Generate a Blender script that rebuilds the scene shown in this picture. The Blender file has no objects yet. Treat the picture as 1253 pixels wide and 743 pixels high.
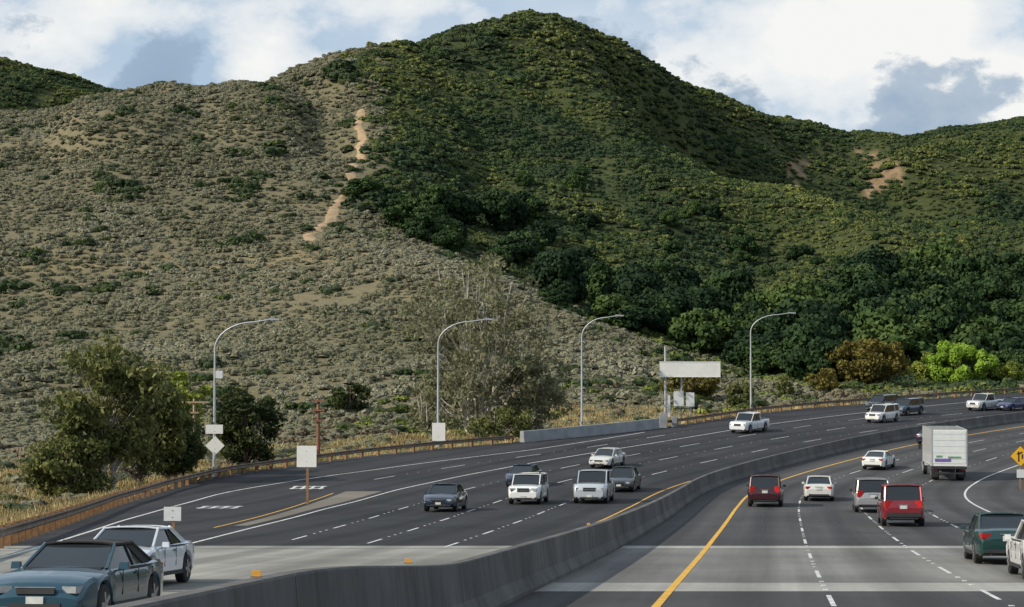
import bpy, math, random
import numpy as np
from mathutils import Vector, Matrix
random.seed(7); rng=np.random.default_rng(7)
S=bpy.context.scene
# ------------------------------------------------------------ camera
F=2436.0; CX,CY=626.5,371.5
PITCH=math.atan((480-371.5)/F)
cam=bpy.data.cameras.new("camera"); camo=bpy.data.objects.new("camera",cam); S.collection.objects.link(camo)
cam.sensor_width=36; cam.lens=F/1253*36; cam.clip_end=9000; cam.clip_start=0.5
camo.rotation_euler=(math.radians(90)+PITCH,0,0); S.camera=camo
cp,sp=math.cos(PITCH),math.sin(PITCH)
def ray(u,v):
    a=(u-CX)/F; b=(CY-v)/F
    d=np.array([a,cp-sp*b,sp+cp*b]); return d/d[1]
def at(u,v,d): return ray(u,v)*d
# ------------------------------------------------------------ survey of the road
def smooth_fn(pts,sig,lo=-60,hi=420):
    pts=sorted(pts); ys=np.arange(lo-40,hi+40,1.0)
    Y=[p[0] for p in pts]; X=[p[1] for p in pts]
    s0=(X[1]-X[0])/(Y[1]-Y[0]); s1=(X[-1]-X[-2])/(Y[-1]-Y[-2])
    z=np.interp(ys,Y,X); z=np.where(ys<Y[0],X[0]+s0*(ys-Y[0]),z); z=np.where(ys>Y[-1],X[-1]+s1*(ys-Y[-1]),z)
    k=np.exp(-0.5*(np.arange(-4*sig,4*sig+1)/sig)**2); k/=k.sum()
    zp=np.pad(z,4*sig,mode='reflect',reflect_type='odd'); zs=np.convolve(zp,k,'valid')
    return lambda y: np.interp(y,ys,zs)
P=smooth_fn([(-60,0.0),(0,-2.5),(38,-4.1),(52,-4.7),(66,-5.25),(84,-5.8),(100,-6.2),(116,-6.47),(127,-6.47),(139,-6.3),(152,-5.92),(165,-5.33),(178,-4.7),(190,-4.05),(205,-3.2),(218,-2.55),(232,-1.85),(246,-0.9),(260,0.1),(290,1.5),(340,3),(500,5)],4)
XC=smooth_fn([(-60,-9.7),(0,-2.1),(38,2.7),(52,4.5),(74,7.4),(107,11.9),(125,14.6),(136,17.2),(150,22),(163,28),(177,35),(190,43.5),(208,57),(222,70),(240,91),(260,118),(290,175),(330,270),(360,420),(420,2000)],5)
XL=smooth_fn([(-60,-9),(0,-11),(40,-14),(67,-17.2),(82,-19),(100,-21),(113,-22.3),(130,-22.6),(145,-21.2),(154,-17.5),(165,-12),(174,-5.5),(181,1),(190,8.5),(200,16),(212,22.5),(220,26.5),(232,35),(246,51),(260,69),(280,100),(300,145),(330,230),(360,380),(420,1950)],3)
XR=lambda y: XC(y)+27
def onroad(u,v):
    r=ray(u,v); ys=np.arange(8,400,0.25); d=r[2]*ys-P(ys)
    i=np.argmax(d<0)
    if i==0: i=len(ys)-1
    y=ys[i]; return float(r[0]*y),float(y)
def tang(y):
    dx=float(XC(y+1)-XC(y-1))/2; t=np.array([dx,1.0]); return t/np.linalg.norm(t)
def near_t(x,y):
    ys=np.arange(y-80,y+60,1.0); xs=XC(ys); i=np.argmin((xs-x)**2+(ys-y)**2); return tang(ys[i])
# ------------------------------------------------------------ value noise
_T=rng.random((256,256))
def vn(x,y):
    xi=np.floor(x).astype(int); yi=np.floor(y).astype(int); fx=x-xi; fy=y-yi
    fx=fx*fx*(3-2*fx); fy=fy*fy*(3-2*fy)
    a=_T[xi%256,yi%256]; b=_T[(xi+1)%256,yi%256]; c=_T[xi%256,(yi+1)%256]; d=_T[(xi+1)%256,(yi+1)%256]
    return (a*(1-fx)+b*fx)*(1-fy)+(c*(1-fx)+d*fx)*fy
def fbm(x,y,o=4):
    s=0;a=1;t=0
    for i in range(o): s=s+a*vn(x*2**i+17*i,y*2**i+31*i); t+=a; a*=.5
    return s/t-0.5
# ------------------------------------------------------------ hills (thin plate surface through surveyed heights)
HP=[]
def hp(u,v,d): p=at(u,v,d); HP.append((p[0],p[1],p[2]))
for u,v,d in [
 (-500,610,140),(-500,540,200),(-500,400,300),(-500,250,430),(-500,140,560),
 (-220,600,135),(-220,555,180),(-220,480,240),(-220,400,300),(-220,300,370),(-220,200,450),(-220,128,540),
 (0,603,130),(0,565,170),(0,505,230),(0,425,290),(0,335,360),(0,235,430),(0,155,500),(0,125,540),
 (110,590,150),(110,470,250),(110,300,375),(110,140,500),(150,130,525),
 (200,560,185),(200,505,240),(200,425,300),(200,300,380),(200,200,445),(210,121,520),(300,99,545),
 (300,350,350),(300,240,420),(300,150,480),
 (400,535,205),(400,470,250),(400,390,310),(400,300,375),(400,200,445),(400,122,510),(400,84,560),
 (480,62,590),(470,132,520),(480,220,445),(470,300,375),
 (560,520,225),(560,450,262),(560,380,315),(560,333,345),(575,318,395),(580,220,460),(580,120,540),(575,36,630),
 (690,18,690),(640,62,630),(625,28,665),(680,107,590),(680,205,500),(680,303,420),(690,365,375),(690,385,335),(700,440,285),(700,500,240),
 (740,78,650),(790,142,600),(860,190,560),(960,222,530),(1050,247,510),(1150,272,490),(1253,302,470),
 (735,44,735),(800,92,770),(870,128,800),(940,153,830),(1000,170,860),(1070,179,880),(1130,175,880),(1180,162,890),(1253,157,910),
 (940,195,735),(1020,200,760),(1100,205,760),(1200,218,760),
 (780,240,490),(790,330,420),(800,400,360),(800,455,285),(800,495,245),
 (860,300,465),(860,380,400),(870,440,330),(870,488,262),
 (1000,310,455),(1000,390,385),(1000,462,310),(1000,487,272),
 (1150,350,430),(1150,420,375),(1150,466,330),(1150,478,290),
 (1253,380,410),(1253,440,360),(1253,468,325),(1253,474,290),
 (1500,142,930),(1500,300,470),(1500,400,400),(1500,460,340),(1900,200,900),(1900,350,450)]: hp(u,v,d)
HP+= [(66,655,34),(92,655,32),(122,650,32),(162,650,32),(212,640,28)]   # valley behind the spur
def back(u,v,d,dd,dz): p=at(u,v,d); HP.append((p[0]*(d+dd)/d,p[1]+dd,p[2]-dz))
for u,v,d in [(0,118,540),(150,122,525),(300,90,545),(400,76,560)]: back(u,v,d,130,35)
for u,v,d in [(575,36,630),(690,18,690),(800,92,770),(940,152,830),(1070,179,880),(1253,157,910)]: back(u,v,d,160,50)
hp(-60,62,900);hp(0,80,900);hp(60,100,890);hp(150,130,880);hp(-500,60,950)
HP+=[(-60,0,-4),(-60,80,-7.5),(-130,0,0),(-140,100,4),(60,0,-3),(80,80,-6),(120,150,-4),(170,0,2),(190,210,0),(-800,300,60),(-800,900,80),(900,300,40),(900,900,120),(0,1500,60),(-900,1500,60),(900,1500,60),(0,-300,4),(-300,-300,10),(300,-300,10)]
HP=np.array(HP); A=HP[:,:2]/100; n=len(A)
def Kf(d2): return 0.5*d2*np.log(d2+1e-9)
D2=((A[:,None]-A[None])**2).sum(-1)
M=np.zeros((n+3,n+3)); M[:n,:n]=Kf(D2)+np.eye(n)*0.004; M[:n,n]=1; M[:n,n+1:]=A; M[n,:n]=1; M[n+1:,:n]=A.T
W=np.linalg.solve(M,np.concatenate([HP[:,2],[0,0,0]]))
def Hh(x,y):
    x=np.asarray(x,float)/100; y=np.asarray(y,float)/100; sh=x.shape; x=x.ravel();y=y.ravel()
    out=np.full(x.shape,W[n])+W[n+1]*x+W[n+2]*y
    for i in range(n): out+=W[i]*Kf((x-A[i,0])**2+(y-A[i,1])**2)
    return np.clip(out,-12,175).reshape(sh)
def sstep(t): t=np.clip(t,0,1); return t*t*(3-2*t)
def road_dist(x,y):
    sl=(XL(y+1)-XL(y-1))/2; sr=(XR(y+1)-XR(y-1))/2
    return np.maximum((XL(y)-x)/np.sqrt(1+sl*sl),(x-XR(y))/np.sqrt(1+sr*sr))
def T(x,y):
    x=np.asarray(x,float); y=np.asarray(y,float)
    h=Hh(x,y); d=road_dist(x,y)
    far=sstep((np.hypot(x,y)-1300)/900); h=h*(1-far)+(-5)*far
    f=sstep((d-12)/110); f2=sstep((d-60)/150)*(1-.65*sstep((h-70)/45))
    rg=np.abs(fbm(x/55+3,y/90+9,3))*2
    rg2=np.abs(fbm(x/46+31+y/300,y/170+5,2))*2      # drainages running down the slopes
    h=h+f*(fbm(x/38,y/38,4)*5.5-rg*5+1.2+fbm(x/9,y/9,2)*1.4)+f2*(1.4-5.5*sstep(1-rg2/.35))
    base=P(np.clip(y,-60,400))
    w=sstep((d-1.2)/16)
    dip=-0.9*sstep((d-1)/5)*(1-sstep((d-8)/12))
    return (base-0.35)*(1-w)+h*w+dip
def onhill(u,v,y0=60,y1=1150):
    r=ray(u,v); ys=np.arange(y0,y1,1.5); d=r[2]*ys-T(r[0]*ys,ys)
    i=np.argmax(d<0); y=ys[i] if i>0 else 400.
    return float(r[0]*y),float(y)
def inpoly(x,y,poly):
    r=np.zeros(x.shape,bool); m=len(poly); j=m-1
    for i in range(m):
        xi,yi=poly[i];xj,yj=poly[j]
        r^=((yi>y)!=(yj>y))&(x<(xj-xi)*(y-yi)/(yj-yi+1e-9)+xi); j=i
    return r
def segdist(x,y,pl):
    best=np.full(x.shape,1e9)
    for (ax,ay),(bx,by) in zip(pl[:-1],pl[1:]):
        L=(bx-ax)**2+(by-ay)**2+1e-9; t=np.clip(((x-ax)*(bx-ax)+(y-ay)*(by-ay))/L,0,1)
        best=np.minimum(best,np.hypot(x-ax-t*(bx-ax),y-ay-t*(by-ay)))
    return best
# ------------------------------------------------------------ materials
def nodes(name):
    m=bpy.data.materials.new(name); m.use_nodes=True; nt=m.node_tree
    return m,nt,nt.nodes["Principled BSDF"]
def N(nt,t,**k):
    nd=nt.nodes.new(t)
    for a,b in k.items(): setattr(nd,a,b)
    return nd
def ramp(nt,fac,stops):
    r=N(nt,"ShaderNodeValToRGB"); e=r.color_ramp.elements
    while len(e)<len(stops): e.new(0.5)
    for el,(p,c) in zip(e,stops): el.position=p; el.color=(*c,1)
    nt.links.new(fac,r.inputs[0]); return r.outputs[0]
def mixc(nt,f,a,b,mode='MIX'):
    m=N(nt,"ShaderNodeMix",data_type='RGBA',blend_type=mode)
    for i,v in ((0,f),(6,a),(7,b)):
        if hasattr(v,'links'): nt.links.new(v,m.inputs[i])
        else: m.inputs[i].default_value=v if i==0 else (*v,1)
    return m.outputs[2]
def noise(nt,vec,scale,detail=5,rough=.6):
    t=N(nt,"ShaderNodeTexNoise"); t.inputs["Scale"].default_value=scale; t.inputs["Detail"].default_value=detail; t.inputs["Roughness"].default_value=rough
    nt.links.new(vec,t.inputs["Vector"]); return t.outputs["Fac"]
def simple(name,c,rough=.7,metal=0,var=.25,scale=3,coat=0,bump=0):
    m,nt,b=nodes(name); tc=N(nt,"ShaderNodeTexCoord").outputs["Object"]
    f=noise(nt,tc,scale,6)
    c1=tuple(x*(1-var) for x in c); c2=tuple(min(1,x*(1+var)) for x in c)
    nt.links.new(ramp(nt,f,[(.3,c1),(.7,c2)]),b.inputs["Base Color"])
    b.inputs["Roughness"].default_value=rough; b.inputs["Metallic"].default_value=metal; b.inputs["Coat Weight"].default_value=coat
    if bump:
        bp=N(nt,"ShaderNodeBump"); bp.inputs["Strength"].default_value=bump; nt.links.new(f,bp.inputs["Height"]); nt.links.new(bp.outputs[0],b.inputs["Normal"])
    return m
def foliage(name,dark,mid,light,patch=0.02,trans=.25,rnd=0.5,w_=.24,pg=1.0):
    m,nt,b=nodes(name); oi=N(nt,"ShaderNodeObjectInfo"); geo=N(nt,"ShaderNodeNewGeometry")
    f1=noise(nt,geo.outputs["Position"],patch,3); f2=noise(nt,geo.outputs["Position"],1.1,2)
    pm_=N(nt,"ShaderNodeMath",operation='MULTIPLY_ADD'); nt.links.new(f1,pm_.inputs[0]); pm_.inputs[1].default_value=pg; pm_.inputs[2].default_value=.5-.5*pg; f1=pm_.outputs[0]
    a=N(nt,"ShaderNodeMath",operation='MULTIPLY_ADD'); nt.links.new(oi.outputs["Random"],a.inputs[0]); a.inputs[1].default_value=rnd; nt.links.new(f1,a.inputs[2])
    a2=N(nt,"ShaderNodeMath",operation='MULTIPLY_ADD'); nt.links.new(f2,a2.inputs[0]); a2.inputs[1].default_value=.4; nt.links.new(a.outputs[0],a2.inputs[2])
    mu=.5+.2+rnd*.5
    sb=N(nt,"ShaderNodeMath",operation='SUBTRACT'); nt.links.new(a2.outputs[0],sb.inputs[0]); sb.inputs[1].default_value=mu-.5
    c=ramp(nt,sb.outputs[0],[(.5-w_,dark),(.5,mid),(.5+w_,light)])
    nt.links.new(c,b.inputs["Base Color"]); b.inputs["Roughness"].default_value=.75; b.inputs["Specular IOR Level"].default_value=.15
    if trans>0:
        tr=N(nt,"ShaderNodeBsdfTranslucent"); nt.links.new(c,tr.inputs[0]); mx=N(nt,"ShaderNodeMixShader"); mx.inputs[0].default_value=trans
        nt.links.new(b.outputs[0],mx.inputs[1]); nt.links.new(tr.outputs[0],mx.inputs[2]); nt.links.new(mx.outputs[0],nt.nodes["Material Output"].inputs[0])
    return m
def asphalt(name,c1,c2,rough=.85,scale=1.0):
    m,nt,b=nodes(name); at_=N(nt,"ShaderNodeAttribute",attribute_name="lane"); geo=N(nt,"ShaderNodeNewGeometry")
    sx=N(nt,"ShaderNodeSeparateXYZ"); nt.links.new(geo.outputs["Position"],sx.inputs[0])
    cb=N(nt,"ShaderNodeCombineXYZ"); nt.links.new(at_.outputs["Fac"],cb.inputs[0])
    my=N(nt,"ShaderNodeMath",operation='MULTIPLY'); my.inputs[1].default_value=.02; nt.links.new(sx.outputs[1],my.inputs[0]); nt.links.new(my.outputs[0],cb.inputs[1])
    st=noise(nt,cb.outputs[0],1.3*scale,5,.65); fine=noise(nt,geo.outputs["Position"],6,6,.7); big=noise(nt,geo.outputs["Position"],.10,5)
    col=ramp(nt,st,[(.32,tuple(x*.7 for x in c1)),(.68,tuple(x*1.2 for x in c2))])
    col=mixc(nt,.35,col,ramp(nt,fine,[(.25,tuple(x*.6 for x in c1)),(.75,tuple(x*1.3 for x in c2))]))
    col=mixc(nt,.4,col,ramp(nt,big,[(.35,tuple(x*.6 for x in c1)),(.65,tuple(x*1.35 for x in c2))]))
    mm=N(nt,"ShaderNodeMath",operation='MULTIPLY'); mm.inputs[1].default_value=2*math.pi/3.4; nt.links.new(at_.outputs["Fac"],mm.inputs[0])
    cs=N(nt,"ShaderNodeMath",operation='COSINE'); nt.links.new(mm.outputs[0],cs.inputs[0])
    mr=N(nt,"ShaderNodeMapRange"); nt.links.new(cs.outputs[0],mr.inputs[0]); mr.inputs[1].default_value=-1; mr.inputs[2].default_value=-.2; mr.inputs[3].default_value=.42; mr.inputs[4].default_value=0
    col=mixc(nt,mr.outputs[0],col,tuple(x*.4 for x in c1))
    nt.links.new(col,b.inputs["Base Color"]); b.inputs["Roughness"].default_value=rough; b.inputs["Specular IOR Level"].default_value=.18
    bp=N(nt,"ShaderNodeBump"); bp.inputs["Strength"].default_value=.25; nt.links.new(fine,bp.inputs["Height"]); nt.links.new(bp.outputs[0],b.inputs["Normal"])
    return m
# ------------------------------------------------------------ mesh builder
class MB:
    def __init__(s): s.v=[];s.f=[];s.m=[];s.sm=[]
    def add(s,V,Fc,mat=0,smooth=False):
        o=len(s.v); s.v.extend([tuple(p) for p in V]); s.f.extend([tuple(i+o for i in f) for f in Fc]); s.m.extend([mat]*len(Fc)); s.sm.extend([smooth]*len(Fc))
    def box(s,c,d,mat=0,R=None,taper=1.0):
        hx,hy,hz=d[0]/2,d[1]/2,d[2]/2; V=[]
        for z in(-1,1):
            t=taper if z>0 else 1
            for a,b in((-1,-1),(1,-1),(1,1),(-1,1)):
                p=Vector((a*hx*t,b*hy*t,z*hz)); 
                if R: p=R@p
                V.append((p.x+c[0],p.y+c[1],p.z+c[2]))
        s.add(V,[(3,2,1,0),(4,5,6,7),(0,1,5,4),(1,2,6,5),(2,3,7,6),(3,0,4,7)],mat)
    def tube(s,pts,rs,nn=8,mat=0,smooth=True,caps=True):
        V=[];Fc=[]; pts=[Vector(p) for p in pts]
        ref=None
        for i,p in enumerate(pts):
            t=(pts[min(i+1,len(pts)-1)]-pts[max(i-1,0)]).normalized()
            if ref is None: ref=Vector((1,0,0)) if abs(t.x)<.9 else Vector((0,1,0))
            a=t.cross(ref).normalized(); b=t.cross(a).normalized()
            r=rs[i] if hasattr(rs,'__len__') else rs
            for k in range(nn):
                th=2*math.pi*k/nn+math.pi/nn; q=p+a*math.cos(th)*r+b*math.sin(th)*r; V.append(tuple(q))
        for i in range(len(pts)-1):
            for k in range(nn): k2=(k+1)%nn; Fc.append((i*nn+k,i*nn+k2,(i+1)*nn+k2,(i+1)*nn+k))
        s.add(V,Fc,mat,smooth)
        if caps: s.add(V[:nn],[tuple(range(nn))],mat); s.add(V[-nn:],[tuple(reversed(range(nn)))],mat)
    def quads(s,V,mat):   # V (n,4,3)
        o=len(s.v); n_=len(V); s.v.extend(map(tuple,V.reshape(-1,3).tolist())); s.f.extend([(o+4*i,o+4*i+1,o+4*i+2,o+4*i+3) for i in range(n_)]); s.m.extend([mat]*n_); s.sm.extend([False]*n_)
    def obj(s,name,mats,loc=None,mw=None,link=True,ang=None):
        me=bpy.data.meshes.new(name); me.from_pydata(s.v,[],s.f); 
        for m in mats: me.materials.append(m)
        me.polygons.foreach_set("material_index",s.m); me.polygons.foreach_set("use_smooth",s.sm)
        if ang:
            try: me.set_sharp_from_angle(angle=math.radians(ang))
            except Exception: pass
        me.update(); o=bpy.data.objects.new(name,me)
        if loc is not None: o.location=loc
        if mw is not None: o.matrix_world=mw
        if link: S.collection.objects.link(o)
        return o
def leafquads(C,size,up=0.0,asp=1.0,outw=None):
    n_=len(C); a=rng.normal(size=(n_,3)); a/=np.linalg.norm(a,axis=1)[:,None]
    b=rng.normal(size=(n_,3)); b[:,2]-=up
    if outw is not None:   # bias the leaf plane to follow the clump surface
        nrm=outw/np.linalg.norm(outw,axis=1)[:,None]+rng.normal(size=(n_,3))*.5; nrm/=np.linalg.norm(nrm,axis=1)[:,None]
        a-=(a*nrm).sum(1)[:,None]*nrm; a/=np.linalg.norm(a,axis=1)[:,None]; b=np.cross(nrm,a)
    b-= (a*b).sum(1)[:,None]*a; b/=np.linalg.norm(b,axis=1)[:,None]
    s=(size*rng.uniform(.6,1.3,n_))[:,None]*.5
    a=a*s; b=b*s*asp
    return np.stack([C-a-b,C+a-b*.6,C+a*.7+b,C-a*.8+b*.8],1)
def shell(n_,flat=1,inner=.6):
    d=rng.normal(size=(n_,3)); d/=np.linalg.norm(d,axis=1)[:,None]; r=rng.uniform(inner,1,n_)[:,None]; d=d*r; d[:,2]*=flat; return d
# ------------------------------------------------------------ terrain
def ax(*seg):
    o=[]
    for a,b,s in seg: o.append(np.arange(a,b,s))
    return np.concatenate(o)
gx=ax((-3200,-600,200),(-600,-160,16),(-160,230,2.6),(230,600,14),(600,3201,200))
gy=ax((-600,-20,40),(-20,170,3.2),(170,640,2.6),(640,960,5),(960,1500,25),(1500,4501,250))
X,Y=np.meshgrid(gx,gy); Z=T(X,Y); nx,ny=len(gx),len(gy)
GREEN=[onhill(u,v) for u,v in [(470,66),(460,125),(482,170),(472,225),(505,262),(520,300),(590,330),(660,370),(740,395),(830,420),(900,470),(1000,480)]]
GP=GREEN+[(110,300),(250,330),(600,300),(900,1000),(200,1000),(at(575,22,630)[0]-10,800),(at(475,50,600)[0]-10,640)]
SLP=[(985,202,2.2),(978,211,3.2),(968,219,2.8),(1070,192,2.2),(1078,203,2.6),(1084,214,3),(1070,228,2.4),(1060,238,2),(1098,206,2.6),(1052,186,1.8),(1010,180,1.8)]
SL=[onhill(u,v) for u,v,_ in SLP]; slr=[q[2] for q in SLP]
def slipmask(x,y):
    m_=np.full(x.shape,-9.)
    for (a,b_),r in zip(SL,slr): m_=np.maximum(m_,1-np.hypot(x-a,(y-b_)*.5)/(r*(.5+1.1*vn(x/2.6,y/5))))
    return m_
me=bpy.data.meshes.new("terrain"); V=np.stack([X,Y,Z],-1).reshape(-1,3)
idx=np.arange(nx*ny).reshape(ny,nx); Q=np.stack([idx[:-1,:-1],idx[:-1,1:],idx[1:,1:],idx[1:,:-1]],-1).reshape(-1,4)
me.from_pydata(V.tolist(),[],Q.tolist()); me.polygons.foreach_set("use_smooth",[True]*len(Q))
gm=(inpoly(X,Y,GP)|(Y>720)).astype(float).ravel()
at1=me.attributes.new("green",'FLOAT','POINT'); at1.data.foreach_set("value",gm)
rd=road_dist(X,Y).ravel(); at2=me.attributes.new("rd",'FLOAT','POINT'); at2.data.foreach_set("value",rd)
at3=me.attributes.new("slip",'FLOAT','POINT'); at3.data.foreach_set("value",np.clip(slipmask(X,Y)*4+.4,0,1).ravel())
m,nt,b=nodes("dry_hillside_soil"); geo=N(nt,"ShaderNodeNewGeometry").outputs["Position"]
g=N(nt,"ShaderNodeAttribute",attribute_name="green").outputs["Fac"]; r_=N(nt,"ShaderNodeAttribute",attribute_name="rd").outputs["Fac"]; s_=N(nt,"ShaderNodeAttribute",attribute_name="slip").outputs["Fac"]
n1=noise(nt,geo,.03,5); n2=noise(nt,geo,.6,6,.7)
tan=mixc(nt,.6,ramp(nt,n1,[(.38,(.115,.105,.06)),(.64,(.23,.185,.11))]),ramp(nt,n2,[(.3,(.09,.088,.05)),(.7,(.215,.185,.115))]))
grn=ramp(nt,n2,[(.3,(.03,.042,.014)),(.75,(.08,.088,.035))])
c=mixc(nt,g,tan,grn); c=mixc(nt,s_,c,ramp(nt,n2,[(.3,(.16,.11,.065)),(.7,(.31,.215,.13))]))
mr=N(nt,"ShaderNodeMapRange"); nt.links.new(r_,mr.inputs[0]); mr.inputs[1].default_value=14; mr.inputs[2].default_value=34; mr.inputs[3].default_value=1; mr.inputs[4].default_value=0
c=mixc(nt,mr.outputs[0],c,ramp(nt,n2,[(.3,(.17,.13,.065)),(.7,(.32,.25,.135))]))
nt.links.new(c,b.inputs["Base Color"]); b.inputs["Roughness"].default_value=.95; b.inputs["Specular IOR Level"].default_value=.1
bp=N(nt,"ShaderNodeBump"); bp.inputs["Strength"].default_value=.6; bp.inputs["Distance"].default_value=.5; nt.links.new(n2,bp.inputs["Height"]); nt.links.new(bp.outputs[0],b.inputs["Normal"])
me.materials.append(m); S.collection.objects.link(bpy.data.objects.new("terrain",me))
# ------------------------------------------------------------ road sheet
asphL=asphalt("dark_asphalt",(.022,.023,.026),(.038,.038,.042)); asphR=asphalt("worn_asphalt",(.042,.042,.045),(.072,.071,.071))
conL=asphalt("concrete_deck",(.19,.185,.17),(.30,.29,.26)); conR=asphalt("stained_concrete_deck",(.12,.118,.112),(.20,.195,.18)); conJ=asphalt("joint_concrete",(.27,.26,.245),(.37,.36,.33))
def offc(y,o):
    t=tang(y); return float(XC(y))+t[1]*o, y-t[0]*o
ysr=sorted(set(list(np.arange(-60,330,1.0))+[37.5,43.6,47.4,67.8,70.0,66.2]))
mb=MB(); cols=46; lane=[]
BARX=lambda y: XC(y)-3.25*np.sqrt(1+((XC(y+1)-XC(y-1))/2)**2)
for y in ysr:
    xl=float(XL(y))-.9; xb=float(BARX(y)); xr=float(XR(y)); z=float(P(y)); sl=math.hypot(1,float(XC(y+1)-XC(y-1))/2)
    for k in range(cols+1):
        x=xl+(xb-xl)*k/26 if k<=26 else xb+(xr-xb)*(k-26)/(cols-26)
        mb.v.append((x,y,z)); lane.append((x-float(XC(y)))/sl+(0 if k>26 else 5.9))
for j in range(len(ysr)-1):
    ym=(ysr[j]+ysr[j+1])/2
    for k in range(cols):
        left=k<26
        if left: mi=2 if 20<ym<70 else 0
        else:
            mi=1
            if 47.4<ym<67.8: mi=3
            elif 43.6<ym<47.4 or 67.8<ym<70: mi=4
        a=j*(cols+1)+k; mb.f.append((a,a+1,a+cols+2,a+cols+1)); mb.m.append(mi); mb.sm.append(True)
for side in (0,cols):   # skirts
    ids=[j*(cols+1)+side for j in range(len(ysr))]; base=len(mb.v)
    for i in ids: x,y,z=mb.v[i]; mb.v.append((x,y,z-.9)); lane.append(0)
    for j in range(len(ids)-1):
        mb.f.append((ids[j],ids[j+1],base+j+1,base+j)); mb.m.append(0); mb.sm.append(False)
ro=mb.obj("freeway_road",[asphL,asphR,conL,conR,conJ]); la=ro.data.attributes.new("lane",'FLOAT','POINT'); la.data.foreach_set("value",lane)
# ------------------------------------------------------------ markings
paint_w=simple("white_road_paint",(.52,.52,.50),.7,var=.4,scale=2.5); paint_y=simple("yellow_road_paint",(.60,.33,.03),.7,var=.25,scale=2); tar=simple("joint_sealant",(.012,.012,.014),.6)
def ribbon(mb,pl,w,mat,lift=.008):
    pl=np.array(pl); t=np.gradient(pl,axis=0); t/=np.linalg.norm(t,axis=1)[:,None]; nn=np.stack([-t[:,1],t[:,0]],1)
    V=[]
    for p,q in zip(pl,nn):
        for s in(.5,-.5): a=p+q*w*s; V.append((a[0],a[1],float(P(a[1]))+lift))
    mb.add(V,[(2*i+1,2*i+3,2*i+2,2*i) for i in range(len(pl)-1)],mat)
def pxcurve(px,sig=4):
    pts=[onroad(u,v) for u,v in px]; return smooth_fn([(y,x) for x,y in pts],sig),min(p[1] for p in pts),max(p[1] for p in pts)
mk=MB(); arc=lambda o,y0,y1,st=1.0:[offc(y,o) for y in np.arange(y0,y1,st)]
WL,wa,wb=pxcurve([(185,677),(300,648),(400,622),(480,600),(560,583),(640,568),(740,552),(850,534),(930,521),(1030,508),(1130,497),(1253,486)])
RW,ra,rb=pxcurve([(100,654),(150,637),(210,620),(270,603),(360,588),(450,576),(530,565),(650,551),(790,529)])
RY,ya,yb=pxcurve([(262,646),(300,637),(340,626),(375,615),(410,603)],2)
ribbon(mk,arc(0,-20,300),.17,1); ribbon(mk,arc(-5.9,-20,300),.12,1)
ribbon(mk,arc(13.3,-20,300),.14,0)
ribbon(mk,[(float(WL(y)),y) for y in np.arange(68,280,1.)],.15,0)
ribbon(mk,[(float(RW(y)),y) for y in np.arange(60,rb,1.)],.15,0)
ribbon(mk,[(float(RY(y)),y) for y in np.arange(ya,yb,1.)],.11,1)
def dashes(f,y0,y1,dash=3.6,cyc=11.0,w=.105,ph=0):
    y=y0+ph
    while y<y1:
        ribbon(mk,[f(y+q) for q in np.linspace(0,dash,4)],w,0)
        for k in range(3):
            x,yy=f(y+dash+2+k*1.7); mk.box((x,yy,float(P(yy))+.012),(.1,.1,.016),0)
        y+=cyc
for i,o in enumerate((3.4,6.8,10.1)): dashes(lambda y,o=o:offc(y,o),6,290,ph=i*2.5)
for i,fr in enumerate((.25,.5,.75)):
    def fL(y,fr=fr):
        a=offc(y,-5.9); return (a[0]*(1-fr)+float(WL(a[1]))*fr, a[1])
    dashes(fL,68,285,ph=i*3,w=.11)
def fE(y): return (float(WL(y))*.5+float(RW(y))*.5,y)
dashes(fE,142,190,w=.11)
for u,v in ((270,621),(378,597)):
    x,y=onroad(u,v)
    for k in range(4): mk.add([(x+dx-1.1+.62*k,y+dy,float(P(y+dy))+.009) for dx,dy in((0,-1.6),(.22,-1.6),(.22,1.6),(0,1.6))],[(0,1,2,3)],0)
    for dy in (-1.2,.9): mk.add([(x+dx,y+dy+e,float(P(y+dy+e))+.013) for dx,e in((-1.2,0),(1.1,0),(1.1,.4),(-1.2,.4))],[(0,1,2,3)],0)
for yj,wj in ((43.6,.10),(47.4,.07),(67.8,.12),(70.0,.12),(52.5,.025),(57.5,.025),(62.5,.025),(40,.02)):
    for xa,xb in ((float(XL(yj))+.2,float(BARX(yj))-.4),(float(BARX(yj))+.4,float(XR(yj))-1)):
        mk.add([(xa,yj-wj/2,float(P(yj-wj/2))+.005),(xb,yj-wj/2,float(P(yj-wj/2))+.005),(xb,yj+wj/2,float(P(yj+wj/2))+.005),(xa,yj+wj/2,float(P(yj+wj/2))+.005)],[(0,1,2,3)],2)
for o,y0,y1 in ((1.7,72,120),(5.1,80,140),(8.4,30,42),(-8.2,75,150),(-12,72,120),(-15.5,80,135),(11.6,72,110),(-9.9,110,190),(-17.5,90,150)):
    pl=[]
    for y in np.arange(y0,y1,.8): a=offc(y,o+.5*fbm(np.array(y/5.),np.array(o*7.),3)); pl.append((float(a[0]),float(a[1])))
    ribbon(mk,pl,.05,2,.006)
mk.obj("lane_markings",[paint_w,paint_y,tar])
gore_m=asphalt("gore_paving",(.12,.105,.085),(.19,.17,.14)); gm_=MB()
ysg=np.arange(ya+2,onroad(448,601)[1],1.)
V=[];L=len(ysg)
for i,y in enumerate(ysg):
    xa=float(RY(y))+.5 if y<yb else float(RY(yb))+.5+(y-yb)*.1; xb=float(WL(y))-.6
    if xb<xa: xa=xb-.05
    for k in range(5): V.append((xa+(xb-xa)*k/4,y,float(P(y))+.004))
gm_.add(V,[(i*5+k,i*5+k+1,i*5+k+6,i*5+k+5) for i in range(L-1) for k in range(4)],0); gm_.obj("gore_paving",[gore_m])
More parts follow.
